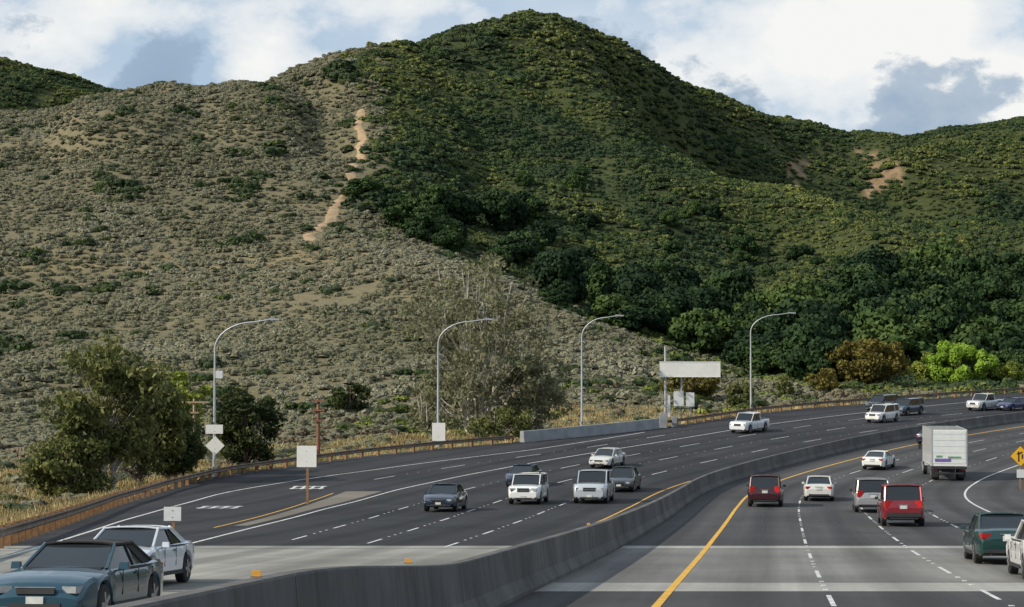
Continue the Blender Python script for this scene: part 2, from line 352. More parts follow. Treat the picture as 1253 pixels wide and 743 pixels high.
# ------------------------------------------------------------ barriers
def sweep(mb,path,prof,mat=0,hs=None,smooth=False):
    path=np.array(path); t=np.gradient(path,axis=0); t/=np.linalg.norm(t,axis=1)[:,None]; V=[];k=len(prof)
    for i,(p,q) in enumerate(zip(path,t)):
        s=hs(p[1]) if hs else 1
        for o,h in prof: x=p[0]+q[1]*o; y=p[1]-q[0]*o; V.append((x,y,float(P(p[1]))+(h*s if h>0 else h)))
    mb.add(V,[(i*k+j,(i+1)*k+j,(i+1)*k+j+1,i*k+j+1) for i in range(len(path)-1) for j in range(k-1)],mat,smooth)
    mb.add(V[:k],[tuple(range(k))],mat); mb.add(V[-k:],[tuple(range(k))[::-1]],mat)
m,nt,b=nodes("barrier_concrete"); geo=N(nt,"ShaderNodeNewGeometry").outputs["Position"]; mp=N(nt,"ShaderNodeMapping"); mp.inputs["Scale"].default_value=(1,1,.12); nt.links.new(geo,mp.inputs[0])
c=mixc(nt,.6,ramp(nt,noise(nt,mp.outputs[0],2.2,6,.7),[(.3,(.045,.044,.043)),(.7,(.18,.175,.17))]),ramp(nt,noise(nt,geo,.4,4),[(.3,(.07,.068,.065)),(.7,(.18,.175,.17))]))
nt.links.new(c,b.inputs["Base Color"]); b.inputs["Roughness"].default_value=.95; b.inputs["Specular IOR Level"].default_value=.1; barm=m
mb=MB(); prof=[(-.33,-.2),(-.33,.08),(-.2,.34),(-.12,.98),(-.10,1.0),(.10,1.0),(.12,.98),(.2,.34),(.33,.08),(.33,-.2)]
hb=lambda y: 1+.42*float(sstep((36-y)/14))
y=4.0
while y<296:
    st=6; sweep(mb,[offc(q,-3.25) for q in np.linspace(y+.012,y+st-.012,7)],prof,0,hb); y+=st
mb.obj("median_barrier",[barm])
amber=simple("amber_reflector",(.70,.33,.04),.4); 
for u in (315,497,735):
    for yy in np.arange(12,60,.25):
        x,y2=offc(yy,-3.25)
        if 626.5+F*x/y2>u: break
    r=MB(); r.box((0,0,.035),(.095,.03,.065),0); r.box((0,0,.004),(.12,.06,.01),1); r.obj("barrier_reflector",[amber,barm],loc=(x,y2,float(P(yy))+hb(yy)+.001))
conw=simple("grey_concrete",(.25,.26,.27),.9,var=.25,scale=.8)
mb=MB(); sweep(mb,[(float(XL(y)),y) for y in np.arange(181,199,1.)],[(-.25,-.3),(-.2,1.0),(.2,1.0),(.3,.1),(.3,-.3)],0); 
x,y=float(XL(199)),199; mb.box((x,y,float(P(y))+.7),(.7,.7,1.5),0); mb.box((x+1.2,y+1.2,float(P(y))+.55),(.5,.5,1.2),0)
mb.obj("concrete_barrier_wall",[conw])
rail_m=simple("weathered_steel_rail",(.15,.115,.085),.7,metal=.2,var=.4,scale=1.5); post_m=simple("timber_post",(.22,.115,.05),.9,var=.35,scale=5)
for (a,bb) in ((10,181),(199.5,300)):
    mb=MB(); ys_=np.arange(a,bb,1.0); path=[(float(XL(y))+.12,y) for y in ys_]
    sweep(mb,path,[(0,.42),(.05,.47),(.0,.55),(.0,.60),(.05,.68),(0,.73),(-.012,.73),(.03,.68),(-.015,.60),(-.015,.55),(.03,.47),(-.012,.42)],0,smooth=False)
    acc=0
    for i in range(1,len(path)):
        acc+=math.dist(path[i],path[i-1])
        if acc>1.9:
            acc=0; x,y=path[i]; q=float(P(y)); t=Vector((path[i][0]-path[i-1][0],1,0)).normalized(); R=Matrix.Rotation(math.atan2(t.y,t.x),3,'Z')
            nx_,ny_=t.y,-t.x
            mb.box((x-nx_*.2,y-ny_*.2,q+.3),(.2,.22,1.0),1,R); mb.box((x-nx_*.06,y-ny_*.06,q+.58),(.14,.13,.34),1,R)
    mb.obj("guardrail",[rail_m,post_m])
# ------------------------------------------------------------ dirt trail
dirt=simple("bare_dirt",(.33,.23,.13),.95,var=.35,scale=.5,bump=.4)
def trail(name,px,w,seed):
    pts=[onhill(u,v) for u,v in px]; out=[]
    for (a,b2) in zip(pts[:-1],pts[1:]):
        k=max(2,int(math.dist(a,b2)/1.0))
        for i in range(k): out.append((a[0]+(b2[0]-a[0])*i/k,a[1]+(b2[1]-a[1])*i/k))
    out.append(pts[-1]); out=np.array(out)
    for _ in range(3): out[1:-1]=(out[:-2]+2*out[1:-1]+out[2:])/4
    t=np.gradient(out,axis=0); t/=np.linalg.norm(t,axis=1)[:,None]; V=[]
    for i,(p,q) in enumerate(zip(out,t)):
        wl=w*(.35+1.3*float(vn(np.array(i*.31),np.array(seed)))**1.5); wr=w*(.3+1.3*float(vn(np.array(i*.37),np.array(seed+5.)))**1.5); jx=1.6*(float(vn(np.array(i*.12),np.array(seed+8.)))-.5)
        for s in(wl,wl*.33,-wr*.33,-wr): x=p[0]-q[1]*(s*.5)+jx; y=p[1]+q[0]*s*.5; V.append((x,y,float(T(x,y))+.16-(.2 if s in(wl,-wr) else 0)))
    mb=MB(); mb.add(V,[(i*4+j,i*4+j+1,i*4+j+5,i*4+j+4) for i in range(len(out)-1) for j in range(3)],0,True); mb.obj(name,[dirt]); return pts
TR=[trail("dirt_trail",[(447,128),(439,150),(441,175),(436,200),(431,222),(421,240),(408,258),(395,275),(377,296)],2.6,3.3)]
faint=[onhill(u,v) for u,v in [(240,378),(215,395),(195,418),(183,440),(190,460)]]
# ------------------------------------------------------------ vegetation instancing
def inst(name,variants,pts,scl,rot):
    col=bpy.data.collections.new(name+"_kinds")
    for o in variants: col.objects.link(o)
    me=bpy.data.meshes.new(name); me.from_pydata([tuple(p) for p in pts],[],[])
    a=me.attributes.new("scl",'FLOAT_VECTOR','POINT'); a.data.foreach_set("vector",np.asarray(scl,dtype=np.float32).ravel())
    a=me.attributes.new("rot",'FLOAT_VECTOR','POINT'); a.data.foreach_set("vector",np.asarray(rot,dtype=np.float32).ravel())
    a=me.attributes.new("idx",'INT','POINT'); a.data.foreach_set("value",rng.integers(0,len(variants),len(pts)).astype(np.int32))
    o=bpy.data.objects.new(name,me); S.collection.objects.link(o)
    ng=bpy.data.node_groups.new(name,'GeometryNodeTree'); ng.interface.new_socket("Geometry",in_out='INPUT',socket_type='NodeSocketGeometry'); ng.interface.new_socket("Geometry",in_out='OUTPUT',socket_type='NodeSocketGeometry')
    gi=ng.nodes.new("NodeGroupInput"); go=ng.nodes.new("NodeGroupOutput"); ip=ng.nodes.new("GeometryNodeInstanceOnPoints"); ci=ng.nodes.new("GeometryNodeCollectionInfo")
    ci.inputs["Collection"].default_value=col; ci.inputs["Separate Children"].default_value=True; ci.inputs["Reset Children"].default_value=True
    def na(nm,ty):
        k=ng.nodes.new("GeometryNodeInputNamedAttribute"); k.data_type=ty; k.inputs["Name"].default_value=nm; return k.outputs[0]
    L=ng.links.new; L(gi.outputs[0],ip.inputs["Points"]); L(ci.outputs[0],ip.inputs["Instance"]); ip.inputs["Pick Instance"].default_value=True
    L(na("idx",'INT'),ip.inputs["Instance Index"]); L(na("rot",'FLOAT_VECTOR'),ip.inputs["Rotation"]); L(na("scl",'FLOAT_VECTOR'),ip.inputs["Scale"]); L(ip.outputs[0],go.inputs[0])
    md=o.modifiers.new("scatter",'NODES'); md.node_group=ng
    return o
def shrub_mesh(name,mat,core,nl=150,leaf=.34,lobes=5,flat=.75,spread=.5):
    mb=MB(); 
    for _ in range(lobes):
        c=np.array([rng.uniform(-spread,spread),rng.uniform(-spread,spread),rng.uniform(.1,.45)*flat/.75]); r=rng.uniform(.38,.62)
        d=shell(nl//lobes,flat,.75)*r; d[:,2]=np.abs(d[:,2])*.9-.08; mb.quads(leafquads(d+c,leaf,outw=d+np.array([0,0,.12])),0)
        k=8; V=[c+np.array([math.cos(2*math.pi*i/k)*r*.8,math.sin(2*math.pi*i/k)*r*.8,-.3]) for i in range(k)]+[c+np.array([math.cos(2*math.pi*i/k)*r*.55,math.sin(2*math.pi*i/k)*r*.55,r*.45*flat/.75]) for i in range(k)]+[c+np.array([0,0,r*.62*flat/.75])]
        mb.add(V,[(i,(i+1)%k,k+(i+1)%k,k+i) for i in range(k)]+[(k+i,k+(i+1)%k,2*k) for i in range(k)],1)
    return mb.obj(name,[mat,core],link=False)
sage=foliage("sage_brush_foliage",(.085,.095,.045),(.18,.172,.108),(.27,.262,.185),.028,0,.3,.26,1.5)
sagec=simple("sage_twigs",(.125,.12,.07),.9); chap=foliage("chaparral_foliage",(.020,.044,.018),(.056,.086,.022),(.15,.165,.042),.020,0,.4,.25,1.6); chapc=simple("chaparral_twigs",(.028,.04,.013),.9)
dgr=foliage("dark_shrub_foliage",(.020,.038,.012),(.040,.064,.018),(.08,.108,.03),.05,0); oakm=foliage("oak_foliage",(.011,.027,.010),(.026,.052,.015),(.062,.098,.024),.06,0)
bark=simple("bark",(.12,.09,.065),.9,var=.3,scale=4); palebark=simple("pale_bark",(.40,.37,.31),.85,var=.3,scale=2)
dryg=foliage("dry_grass_blades",(.19,.145,.065),(.36,.28,.13),(.48,.39,.19),.1,0); yelg=foliage("yellow_green_foliage",(.07,.10,.015),(.16,.20,.035),(.27,.30,.06),.1)
redb=foliage("russet_brush_foliage",(.07,.05,.035),(.13,.095,.065),(.2,.15,.1),.05,0)
def jitter(x0,x1,y0,y1,sp):
    a=np.arange(x0,x1,sp); b_=np.arange(y0,y1,sp); X_,Y_=np.meshgrid(a,b_); X_=X_+rng.uniform(-.5,.5,X_.shape)*sp; Y_=Y_+rng.uniform(-.5,.5,Y_.shape)*sp; return X_.ravel(),Y_.ravel()
def infr(x,y,mg=.30): return np.abs(x)<mg*y+8
x,y=jitter(-300,300,135,950,1.85); k=infr(x,y); x=x[k];y=y[k]
k=(y<580)|(rng.random(x.shape)<.62); x=x[k];y=y[k]
rd=road_dist(x,y); k=rd>11; x=x[k];y=y[k];rd=rd[k]
grn=inpoly(x+fbm(x/14,y/14,4)*52+rng.normal(size=x.shape)*3,y+fbm(x/14+50,y/14,4)*52,GP)|(y>720)
keep=np.ones(x.shape,bool)
keep&=segdist(x,y,TR[0])>.9+1.2*rng.random(x.shape); keep&=(segdist(x,y,faint)>.8)|(rng.random(x.shape)<.4)
keep&=(slipmask(x,y)<.12)|(rng.random(x.shape)<.12)
bare=fbm(x/30+7,y/16,4)
k=keep&~grn&(bare<.17+.15*rng.random(x.shape)); xs,ys_=x[k],y[k]
s=rng.uniform(.7,1.5,len(xs))*(1+.9*fbm(xs/13,ys_/13,3))
zz=lambda n_: np.stack([rng.normal(size=n_)*.12,rng.normal(size=n_)*.12,rng.uniform(0,6.28,n_)],1)
sc=lambda s: np.stack([s,s,s*rng.uniform(.7,1.1,len(s))],1)
inst("sage_brush",[shrub_mesh("sage_bush",sage,sagec,230,.21,7,.62,.66) for _ in range(5)],np.stack([xs,ys_,T(xs,ys_)-.12],1),sc(s),zz(len(xs)))
k=keep&grn&(rng.random(x.shape)<.93); xs,ys_=x[k],y[k]; s=rng.uniform(.85,1.8,len(xs))*(1+1.4*fbm(xs/12,ys_/12,3))*np.where(ys_>580,1.3,1)
inst("chaparral",[shrub_mesh("chaparral_bush",chap,chapc,190,.28,6) for _ in range(5)],np.stack([xs,ys_,T(xs,ys_)-.2],1),sc(s),zz(len(xs)))
DS=[(155,138,14),(240,140,16),(335,122,16),(350,130,13),(372,132,12),(405,92,26),(425,95,16),(240,177,14),(330,182,22),(290,186,14),(145,228,24),(160,238,18),(130,212,16),(45,314,18),(300,300,20),(275,298,14),(12,350,20),(80,356,16),(160,337,15),(35,368,10),(5,430,24),(4,415,18),(470,250,28),(450,255,18),(525,58,22),(470,68,15),(562,42,18),(598,40,22),(640,34,16),(690,28,16),(590,56,20),(540,66,18),(300,232,16),(233,112,10),(330,108,14),(425,490,22),(380,302,12),(45,508,12),(305,330,10),(290,225,16),(320,215,14),(70,180,8),(200,260,9),(110,410,10),(350,400,10)]
pp=[];ss=[]
for u,v,r in DS:
    x0,y0=onhill(u,v+3); R_=r*y0/F
    for _ in range(6):
        a=x0+rng.normal()*R_*.5; b_=y0+rng.normal()*R_*.6; pp.append((a,b_,float(T(a,b_))-.2)); ss.append(R_*rng.uniform(.45,.85))
for _ in range(900):
    a=rng.uniform(-150,10); b_=rng.uniform(200,560)
    if abs(a)<.3*b_ and fbm(np.array(a/30),np.array(b_/30),3)>.02: pp.append((a,b_,float(T(a,b_))-.2)); ss.append(rng.uniform(.9,2.2))
ss=np.array(ss); inst("dark_green_shrubs",[shrub_mesh("evergreen_shrub",dgr,chapc,420,.2,8) for _ in range(4)],pp,sc(ss),zz(len(ss)))
def tree_mesh(h,rx,rz,cz,nclump,nleaf,leaf,trunk_r,mats_trunk=0,clr=1.6,trunks=1,lean=.1,up=0,gap=.5,asp=1.0,ow=False):
    mb=MB(); tr=[]
    for t in range(trunks):
        a=rng.uniform(0,6.28); bx=0 if trunks==1 else math.cos(a)*.5; by=0 if trunks==1 else math.sin(a)*.5
        q=rx*(lean if trunks==1 else rng.uniform(.15,.55)); top=Vector((bx+math.cos(a)*q,by+math.sin(a)*q,cz+rz*rng.uniform(.45,.8)))
        pts=[]; k=7
        for i in range(k): f=i/(k-1); p=Vector((bx,by,-.5)).lerp(top,f); p.x+=math.sin(f*5+a)*.12*rx*.3; p.y+=math.cos(f*4+a)*.12*rx*.3; pts.append(p)
        mb.tube(pts,[trunk_r*(1-.8*i/(k-1))*(1.25 if i==0 else 1) for i in range(k)],8,0); tr.append(pts)
    for i in range(nclump):
        d=rng.normal(size=3); d/=np.linalg.norm(d); q=rng.uniform(gap,1)**.6*rng.uniform(.85,1.12); c=np.array([d[0]*rx*q,d[1]*rx*q,cz+d[2]*rz*q])
        pts=min(tr,key=lambda P_:(P_[-1].x-c[0])**2+(P_[-1].y-c[1])**2)
        f=float(np.clip((c[2]-1)/(cz+rz)*.75,.15,.9)); j=int(f*6); st=pts[j].lerp(pts[j+1],f*6-j)
        mid=st.lerp(Vector(c),.5)+Vector((0,0,-.04*h*rng.random())); r0=trunk_r*.26
        mb.tube([st,mid,Vector(c)],[r0,r0*.6,r0*.2],5,0,caps=False)
        cr=clr*rng.uniform(.6,1.3); C=shell(int(nleaf*rng.uniform(.6,1.3)),.75,.45 if not ow else .75)*cr
        mb.quads(leafquads(C+c,leaf,up,asp,outw=C if ow else None),1)
    return mb
oak=[tree_mesh(9,4.2,3.0,4.4,42,130,.6,.4,ow=True,clr=1.7).obj("oak_tree_kind",[bark,oakm],link=False) for _ in range(5)]
OK=[]
for poly,cnt,sz in [([(495,265),(560,262),(590,300),(560,315),(500,305)],14,.85),([(590,285),(640,262),(690,310),(735,345),(790,380),(800,415),(740,400),(660,370),(610,335)],34,.9),
   ([(700,350),(800,345),(900,385),(1010,440),(1005,472),(930,470),(870,440),(800,425)],50,1.0),([(880,385),(1000,385),(1090,345),(1200,350),(1260,355),(1300,465),(1100,462),(1000,475),(960,440)],95,1.1),
   ([(440,245),(490,240),(495,268),(460,270)],4,.7),([(560,200),(760,220),(900,280),(1240,330),(1240,350),(900,340),(640,280)],26,.5)]:
    W_=[onhill(u,v) for u,v in poly]; xs_=[p[0] for p in W_];ys2=[p[1] for p in W_]
    c_=0;t_=0
    while c_<cnt and t_<4000:
        t_+=1; a=rng.uniform(min(xs_),max(xs_)); b_=rng.uniform(min(ys2),max(ys2))
        if inpoly(np.array([a]),np.array([b_]),W_)[0]: OK.append((a,b_,sz*rng.uniform(.55,1.3))); c_+=1
OK=np.array(OK); inst("oak_grove",oak,np.stack([OK[:,0],OK[:,1],T(OK[:,0],OK[:,1])-.6],1),sc(OK[:,2]),zz(len(OK)))
def roadside(n_,d0,d1,ya_,yb_):
    y=rng.uniform(ya_,yb_,n_*3); x=XL(y)-rng.uniform(d0,d1,n_*3)*np.sqrt(1+((XL(y+1)-XL(y-1))/2)**2); k=infr(x,y,.3); return x[k][:n_],y[k][:n_]
x,y=roadside(1400,6,40,70,275); cl=fbm(x/7,y/7,3)
far_ok=(road_dist(x,y)>11)|(y<150)|(rng.random(x.shape)<.3)
for nm,mt,q in (("russet_brush",redb,(cl<-.07)&far_ok),("yellow_green_weeds",yelg,(cl>.10)&far_ok),("roadside_shrubs",dgr,(cl>-.03)&(cl<.03)&((y<185)|(y>225))&far_ok)):
    a,b_=x[q],y[q]; s=rng.uniform(.7,1.7,len(a)); inst(nm,[shrub_mesh(nm+"_kind",mt,chapc if mt is not redb else sagec,360,.17,7) for _ in range(2)],np.stack([a,b_,T(a,b_)-.1],1),sc(s),zz(len(a)))
def tuft():
    mb=MB(); V=[]
    for _ in range(60):
        c=np.array([rng.normal()*.3,rng.normal()*.3,0]); d=np.array([rng.normal()*.25,rng.normal()*.25,rng.uniform(.4,.9)]); w=np.array([rng.normal()*.03,rng.normal()*.03,0]); V.append([c-w,c+w,c+d+w*.2,c+d-w*.2])
    mb.quads(np.array(V),0); return mb.obj("grass_tuft",[dryg],link=False)
x,y=roadside(11000,1.4,24,55,240); k=road_dist(x,y)>1.2; x=x[k];y=y[k]; s=rng.uniform(.5,1.15,len(x)); inst("dry_grass",[tuft() for _ in range(3)],np.stack([x,y,T(x,y)-.05],1),sc(s),zz(len(x)))
# individual trees
euc=foliage("eucalyptus_foliage",(.055,.07,.022),(.115,.13,.042),(.22,.22,.075),.3,rnd=.1); eucd=foliage("dark_tree_foliage",(.022,.038,.014),(.048,.066,.024),(.10,.115,.04),.3,rnd=.1)
wil=foliage("sparse_willow_foliage",(.11,.115,.06),(.19,.19,.105),(.30,.29,.17),.3,.35,rnd=.1); oli=foliage("olive_tree_foliage",(.07,.065,.015),(.14,.12,.03),(.22,.185,.045),.3,rnd=.1); brg=foliage("bright_tree_foliage",(.12,.21,.02),(.22,.34,.04),(.32,.46,.07),.3,rnd=.1)
def place(name,u,d,mb,mats):
    x=(u-CX)/F*d; return mb.obj(name,mats,loc=(x,d,float(T(x,d))-.1))
place("eucalyptus_tree",128,138,tree_mesh(10.5,4.0,4.3,6.7,96,120,.20,.2,clr=1.05,trunks=3,up=1,asp=2.0,gap=.2),[palebark,euc])
place("eucalyptus_tree",172,146,tree_mesh(9,3.0,3.6,5.4,66,125,.20,.18,clr=1.0,up=1,asp=1.9),[bark,euc])
place("dark_leafed_tree",212,153,tree_mesh(5,2.5,2.4,3.2,52,170,.22,.2,clr=.85),[bark,eucd])
place("dark_leafed_tree",86,136,tree_mesh(5,2.8,2.0,2.6,48,150,.22,.2,clr=.85),[bark,euc])
place("dark_leafed_tree",303,166,tree_mesh(7,2.6,3.3,4.2,64,160,.23,.2,clr=.85),[bark,eucd])
place("eucalyptus_tree",283,169,tree_mesh(7,1.6,2.8,4.2,28,130,.22,.16,clr=.75),[bark,euc])
place("yellow_green_tree",208,176,tree_mesh(6,2.4,2.6,4.4,30,120,.26,.14,clr=.9),[bark,yelg])
place("yellow_green_tree",232,180,tree_mesh(7,1.7,2.2,6.4,20,110,.26,.14,clr=.8),[bark,yelg])
place("tall_sparse_tree",582,205,tree_mesh(18,7.8,9.3,10.4,170,46,.22,.20,clr=1.35,trunks=9,gap=.12,up=1,asp=2.0),[palebark,wil])
place("tall_sparse_tree",652,207,tree_mesh(10,3.8,4.4,5.2,58,75,.22,.13,clr=1.1,trunks=4,gap=.2,up=1,asp=1.9),[palebark,wil])
place("shrubby_tree",530,212,tree_mesh(7,3.2,3,3.4,34,85,.23,.12,clr=1.0,trunks=3,up=1),[palebark,wil])
place("shrubby_tree",612,200,tree_mesh(5,3.2,1.8,2.2,36,110,.23,.12,clr=.9,trunks=3,up=1),[palebark,euc])
place("olive_tree",1065,292,tree_mesh(6.5,5.1,3.3,4.2,60,160,.34,.25,clr=1.25),[bark,oli])
place("bright_green_tree",1176,300,tree_mesh(6,4.6,2.9,3.4,68,200,.32,.22,clr=1.15,ow=True),[bark,brg])
place("bright_green_tree",1136,318,tree_mesh(5,2.8,2.0,2.6,30,140,.3,.2,clr=.95),[bark,yelg])
place("yellow_green_tree",1232,300,tree_mesh(4,2.8,1.7,2.0,28,140,.3,.2,clr=.9),[bark,yelg])
place("olive_tree",1010,280,tree_mesh(4,2.2,1.5,1.6,22,120,.3,.2,clr=.9),[bark,oli])
place("olive_tree",846,258,tree_mesh(5,3.4,2.2,2.6,34,130,.3,.2,clr=1.0),[bark,oli])
place("shrubby_tree",430,232,tree_mesh(4,2.0,1.8,2.0,30,120,.26,.15,clr=.8),[bark,eucd])
place("shrubby_tree",905,250,tree_mesh(4,1.6,1.6,1.8,20,110,.26,.12,clr=.7),[bark,euc])
place("shrubby_tree",962,268,tree_mesh(4,.9,1.6,1.8,14,90,.26,.12,clr=.6),[bark,euc])
# ------------------------------------------------------------ street furniture
galv=simple("galvanised_steel",(.42,.44,.46),.5,metal=.4,var=.12); alu=simple("sign_back_aluminium",(.66,.67,.66),.5,metal=.1,var=.08); white=simple("white_panel",(.74,.73,.69),.6,var=.07,scale=1); wood=simple("wooden_post",(.24,.14,.075),.9,var=.3,scale=6); dk=simple("dark_metal",(.05,.05,.05),.5)
redpole=simple("creosote_pole",(.22,.10,.06),.9,var=.3,scale=3)
for u,v,h,arm in ((262,583,11.5,4.7),(536,546,11.3,4.8),(712,525,11.3,4.0),(919,503,11.2,5.0)):
    x,y=onroad(u,v); z=float(P(y)); mb=MB()
    pts=[(0,0,-.3),(0,0,h*.45),(0,0,h*.80)]; rr=[.13,.10,.075]
    for i in range(1,9): f=i/8; a=f*math.pi/2; pts.append((arm*(1-math.cos(a))*.62,-.5*f,h*.80+(h*.175)*math.sin(a))); rr.append(.07-.02*f)
    pts.append((arm*.86,-.6,h*.99)); rr.append(.045)
    mb.tube(pts,rr,8,0)
    mb.box((arm*.93,-.62,h*.992),(.8,.3,.14),0,Matrix.Rotation(.06,3,'Y')); mb.box((arm*.96,-.62,h*.992-.09),(.45,.22,.06),1)
    mb.tube([(0,0,-.3),(0,0,.12)],.25,8,2); mb.box((0,-.11,.6),(.12,.05,.3),1)
    if u==262: mb.box((.35,-.05,7.4),(.5,.35,.55),3); mb.tube([(0,0,7.6),(.45,-.05,7.6)],.03,6,0)
    mb.obj("street_lamp",[galv,dk,conw,alu],loc=(x,y,z))
def sign_post(name,u,d,parts,posth,postmat,pr=.06,off=0):
    x=(u-CX)/F*d; z=float(P(d)) if road_dist(np.array(x),np.array(d))<1 else float(T(x,d)); mb=MB(); mb.box((0,0,posth/2-.2),(pr*2,pr*2,posth+.4),0)
    for (cx,cz,w,h_,rot,mi) in parts: 
        mb.box((cx,-pr-.02-off,cz),(w,.025,h_),mi,Matrix.Rotation(rot,3,'Y'))
        for e in(-.3,.3): mb.tube([(cx,-pr-.034-off,cz+e*h_*.8),(cx,-pr-.045-off,cz+e*h_*.8)],.02,6,3)
    return mb.obj(name,[postmat,alu,white,dk],loc=(x,d,z))
q=onroad(378,617); s_=F/q[1]; sign_post("traffic_sign",377,q[1],[((-1)/s_,58/s_,24/s_,26/s_,0,2)],68/s_,wood,.07)
q=onroad(214,657); s_=F/q[1]; sign_post("traffic_sign",214,q[1],[(-1/s_,28/s_,21/s_,17/s_,0,1)],37/s_,wood,.06)
q=onroad(262,583); s_=F/(q[1]-.5); sign_post("traffic_sign",263,q[1]-.5,[(0,58/s_,21/s_,11/s_,0,2),(1/s_,38/s_,16.5/s_,16.5/s_,math.pi/4,2)],64/s_,galv,.04)
q=onroad(537,546); s_=F/(q[1]-.5); sign_post("traffic_sign",537,q[1]-.5,[(0,25/s_,16/s_,22/s_,0,2)],37/s_,galv,.04)
yel=simple("yellow_sign_face",(.80,.42,.02),.45,var=.04); blk=simple("black_sign_legend",(.015,.015,.015),.5)
d=132; x=(1247-CX)/F*d; z=float(P(d)); s_=F/d; mb=MB(); cz=(602-562)/s_; mb.box((0,.05,cz*.5),(.09,.09,cz+1.2),0)
w=.94; R=Matrix.Rotation(math.pi/4,3,'Y'); mb.box((0,-.02,cz),(w+.05,.02,w+.05),2,R); mb.box((0,-.036,cz),(w,.012,w),1,R)
mb.box((-.12,-.046,cz-.12),(.09,.008,.5),2); mb.box((.12,-.0465,cz-.02),(.09,.0085,.3),2); mb.box((-.02,-.047,cz+.2),(.32,.009,.08),2,Matrix.Rotation(-.5,3,'Y'))
mb.add([(-.26,-.046,cz+.12),(0.02,-.046,cz+.12),(-.12,-.046,cz+.34)],[(0,1,2)],2)
mb.box((0.05,-.02,cz-1.15),(.6,.02,.55),3)
mb.obj("warning_sign",[wood,yel,blk,alu],loc=(x,d,z))
def upole(u,vt,d,arms,mat,r):
    x=(u-CX)/F*d; z=float(T(x,d)); zt=at(u,vt,d)[2]; h=zt-z; mb=MB(); mb.tube([(0,0,-.5),(0,0,h)],[r,r*.75],8,0)
    for a,w in arms: mb.box((0,-r,h-a),(w,.1,.14),0); [mb.tube([(sx*w*.45,-r,h-a+.07),(sx*w*.45,-r,h-a+.28)],.05,6,1) for sx in(-1,0.5,1)]
    return mb.obj("utility_pole",[mat,dk],loc=(x,d,z))
upole(390,488,172,[(.2,1.1),(1.0,1.1),(1.9,.9)],redpole,.19); upole(238,488,172,[(.3,2.6),(1.2,.8)],simple("weathered_wood",(.34,.25,.16),.9),.14)
d=214; x=(814-CX)/F*d; z=float(T(x,d)); s_=F/d; zt=lambda v: at(814,v,d)[2]-z
mb=MB(); mb.tube([(0,0,-.5),(0,0,zt(424))],[.16,.11],8,0); pw=74/s_; mb.box((30/s_,-.25,zt(452)),(pw,.18,18/s_),1)
for e in(-1,1): mb.box((30/s_,-.25,zt(452)+e*(9/s_+.03)),(pw+.1,.24,.06),2)
mb.box((30/s_,-.08,zt(446)),(pw,.14,.1),0); mb.box((30/s_,-.08,zt(458)),(pw,.14,.1),0)
mb.tube([(20/s_,.3,-.5),(20/s_,.3,zt(462))],.1,6,0)
mb.box((16/s_,-.2,zt(488)),(12/s_,.3,18/s_),2); mb.box((30/s_,-.2,zt(489)),(10/s_,.3,17/s_),2); mb.box((23/s_,-.1,zt(500)),(26/s_,.08,.1),3)
mb.tube([(30/s_,-.1,-.5),(30/s_,-.1,zt(480))],.06,6,0); mb.box((4/s_,-.25,zt(497)),(3/s_,.2,26/s_),2)
mb.obj("overhead_sign_board",[galv,white,alu,dk],loc=(x,d,z))
# ------------------------------------------------------------ vehicles
glass=simple("tinted_glass",(.02,.025,.03),.05,var=.05); rub=simple("tyre_rubber",(.018,.018,.018),.85); rim=simple("wheel_alloy",(.38,.38,.39),.35,metal=.8); trim=simple("black_trim",(.02,.02,.022),.6); chrome=simple("chrome_trim",(.5,.5,.52),.25,metal=.9); lamp=simple("headlamp_lens",(.34,.36,.38),.1,metal=.3,var=.2,scale=9); tail=simple("tail_lamp_lens",(.42,.012,.01),.25); plate=simple("number_plate",(.5,.5,.48),.5); fabric=simple("soft_top_fabric",(.022,.019,.018),.95)
_pc={}
def paint(c,metal=.3):
    if c not in _pc: _pc[c]=simple("car_paint",c,.25,metal=metal,var=.05,scale=1,coat=.8)
    return _pc[c]
K={
 'sedan':dict(L=4.7,W=1.8,H=1.43,belt=.93,top=[(-.5,.70),(-.485,.93),(-.45,.985),(-.34,1.0),(-.25,.96),(.18,.93),(.24,.92),(.34,.87),(.42,.78),(.47,.68),(.5,.50)],gh=(.24,.07,-.17,-.34),tw=.70,r=.325),
 'coupe':dict(L=4.6,W=1.82,H=1.36,belt=.92,top=[(-.5,.70),(-.485,.92),(-.45,.97),(-.34,.97),(-.25,.94),(.16,.92),(.20,.91),(.32,.87),(.42,.79),(.47,.69),(.5,.48)],gh=(.20,.03,-.16,-.36),tw=.68,r=.335),
 'suv':dict(L=4.85,W=1.9,H=1.82,belt=1.12,top=[(-.5,.80),(-.49,1.10),(-.46,1.14),(.2,1.12),(.25,1.10),(.42,1.02),(.475,.92),(.5,.68)],gh=(.26,.13,-.44,-.485),tw=.80,r=.38),
 'minivan':dict(L=4.9,W=1.95,H=1.74,belt=1.03,top=[(-.5,.72),(-.49,1.0),(-.46,1.05),(.28,1.02),(.34,.98),(.44,.85),(.48,.72),(.5,.52)],gh=(.37,.17,-.43,-.485),tw=.78,r=.34),
 'pickup':dict(L=5.6,W=2.0,H=1.88,belt=1.18,top=[(-.5,.80),(-.495,1.12),(-.49,1.16),(.2,1.18),(.25,1.16),(.44,1.12),(.48,1.04),(.5,.8)],gh=(.24,.14,-.10,-.13),tw=.80,r=.40)}
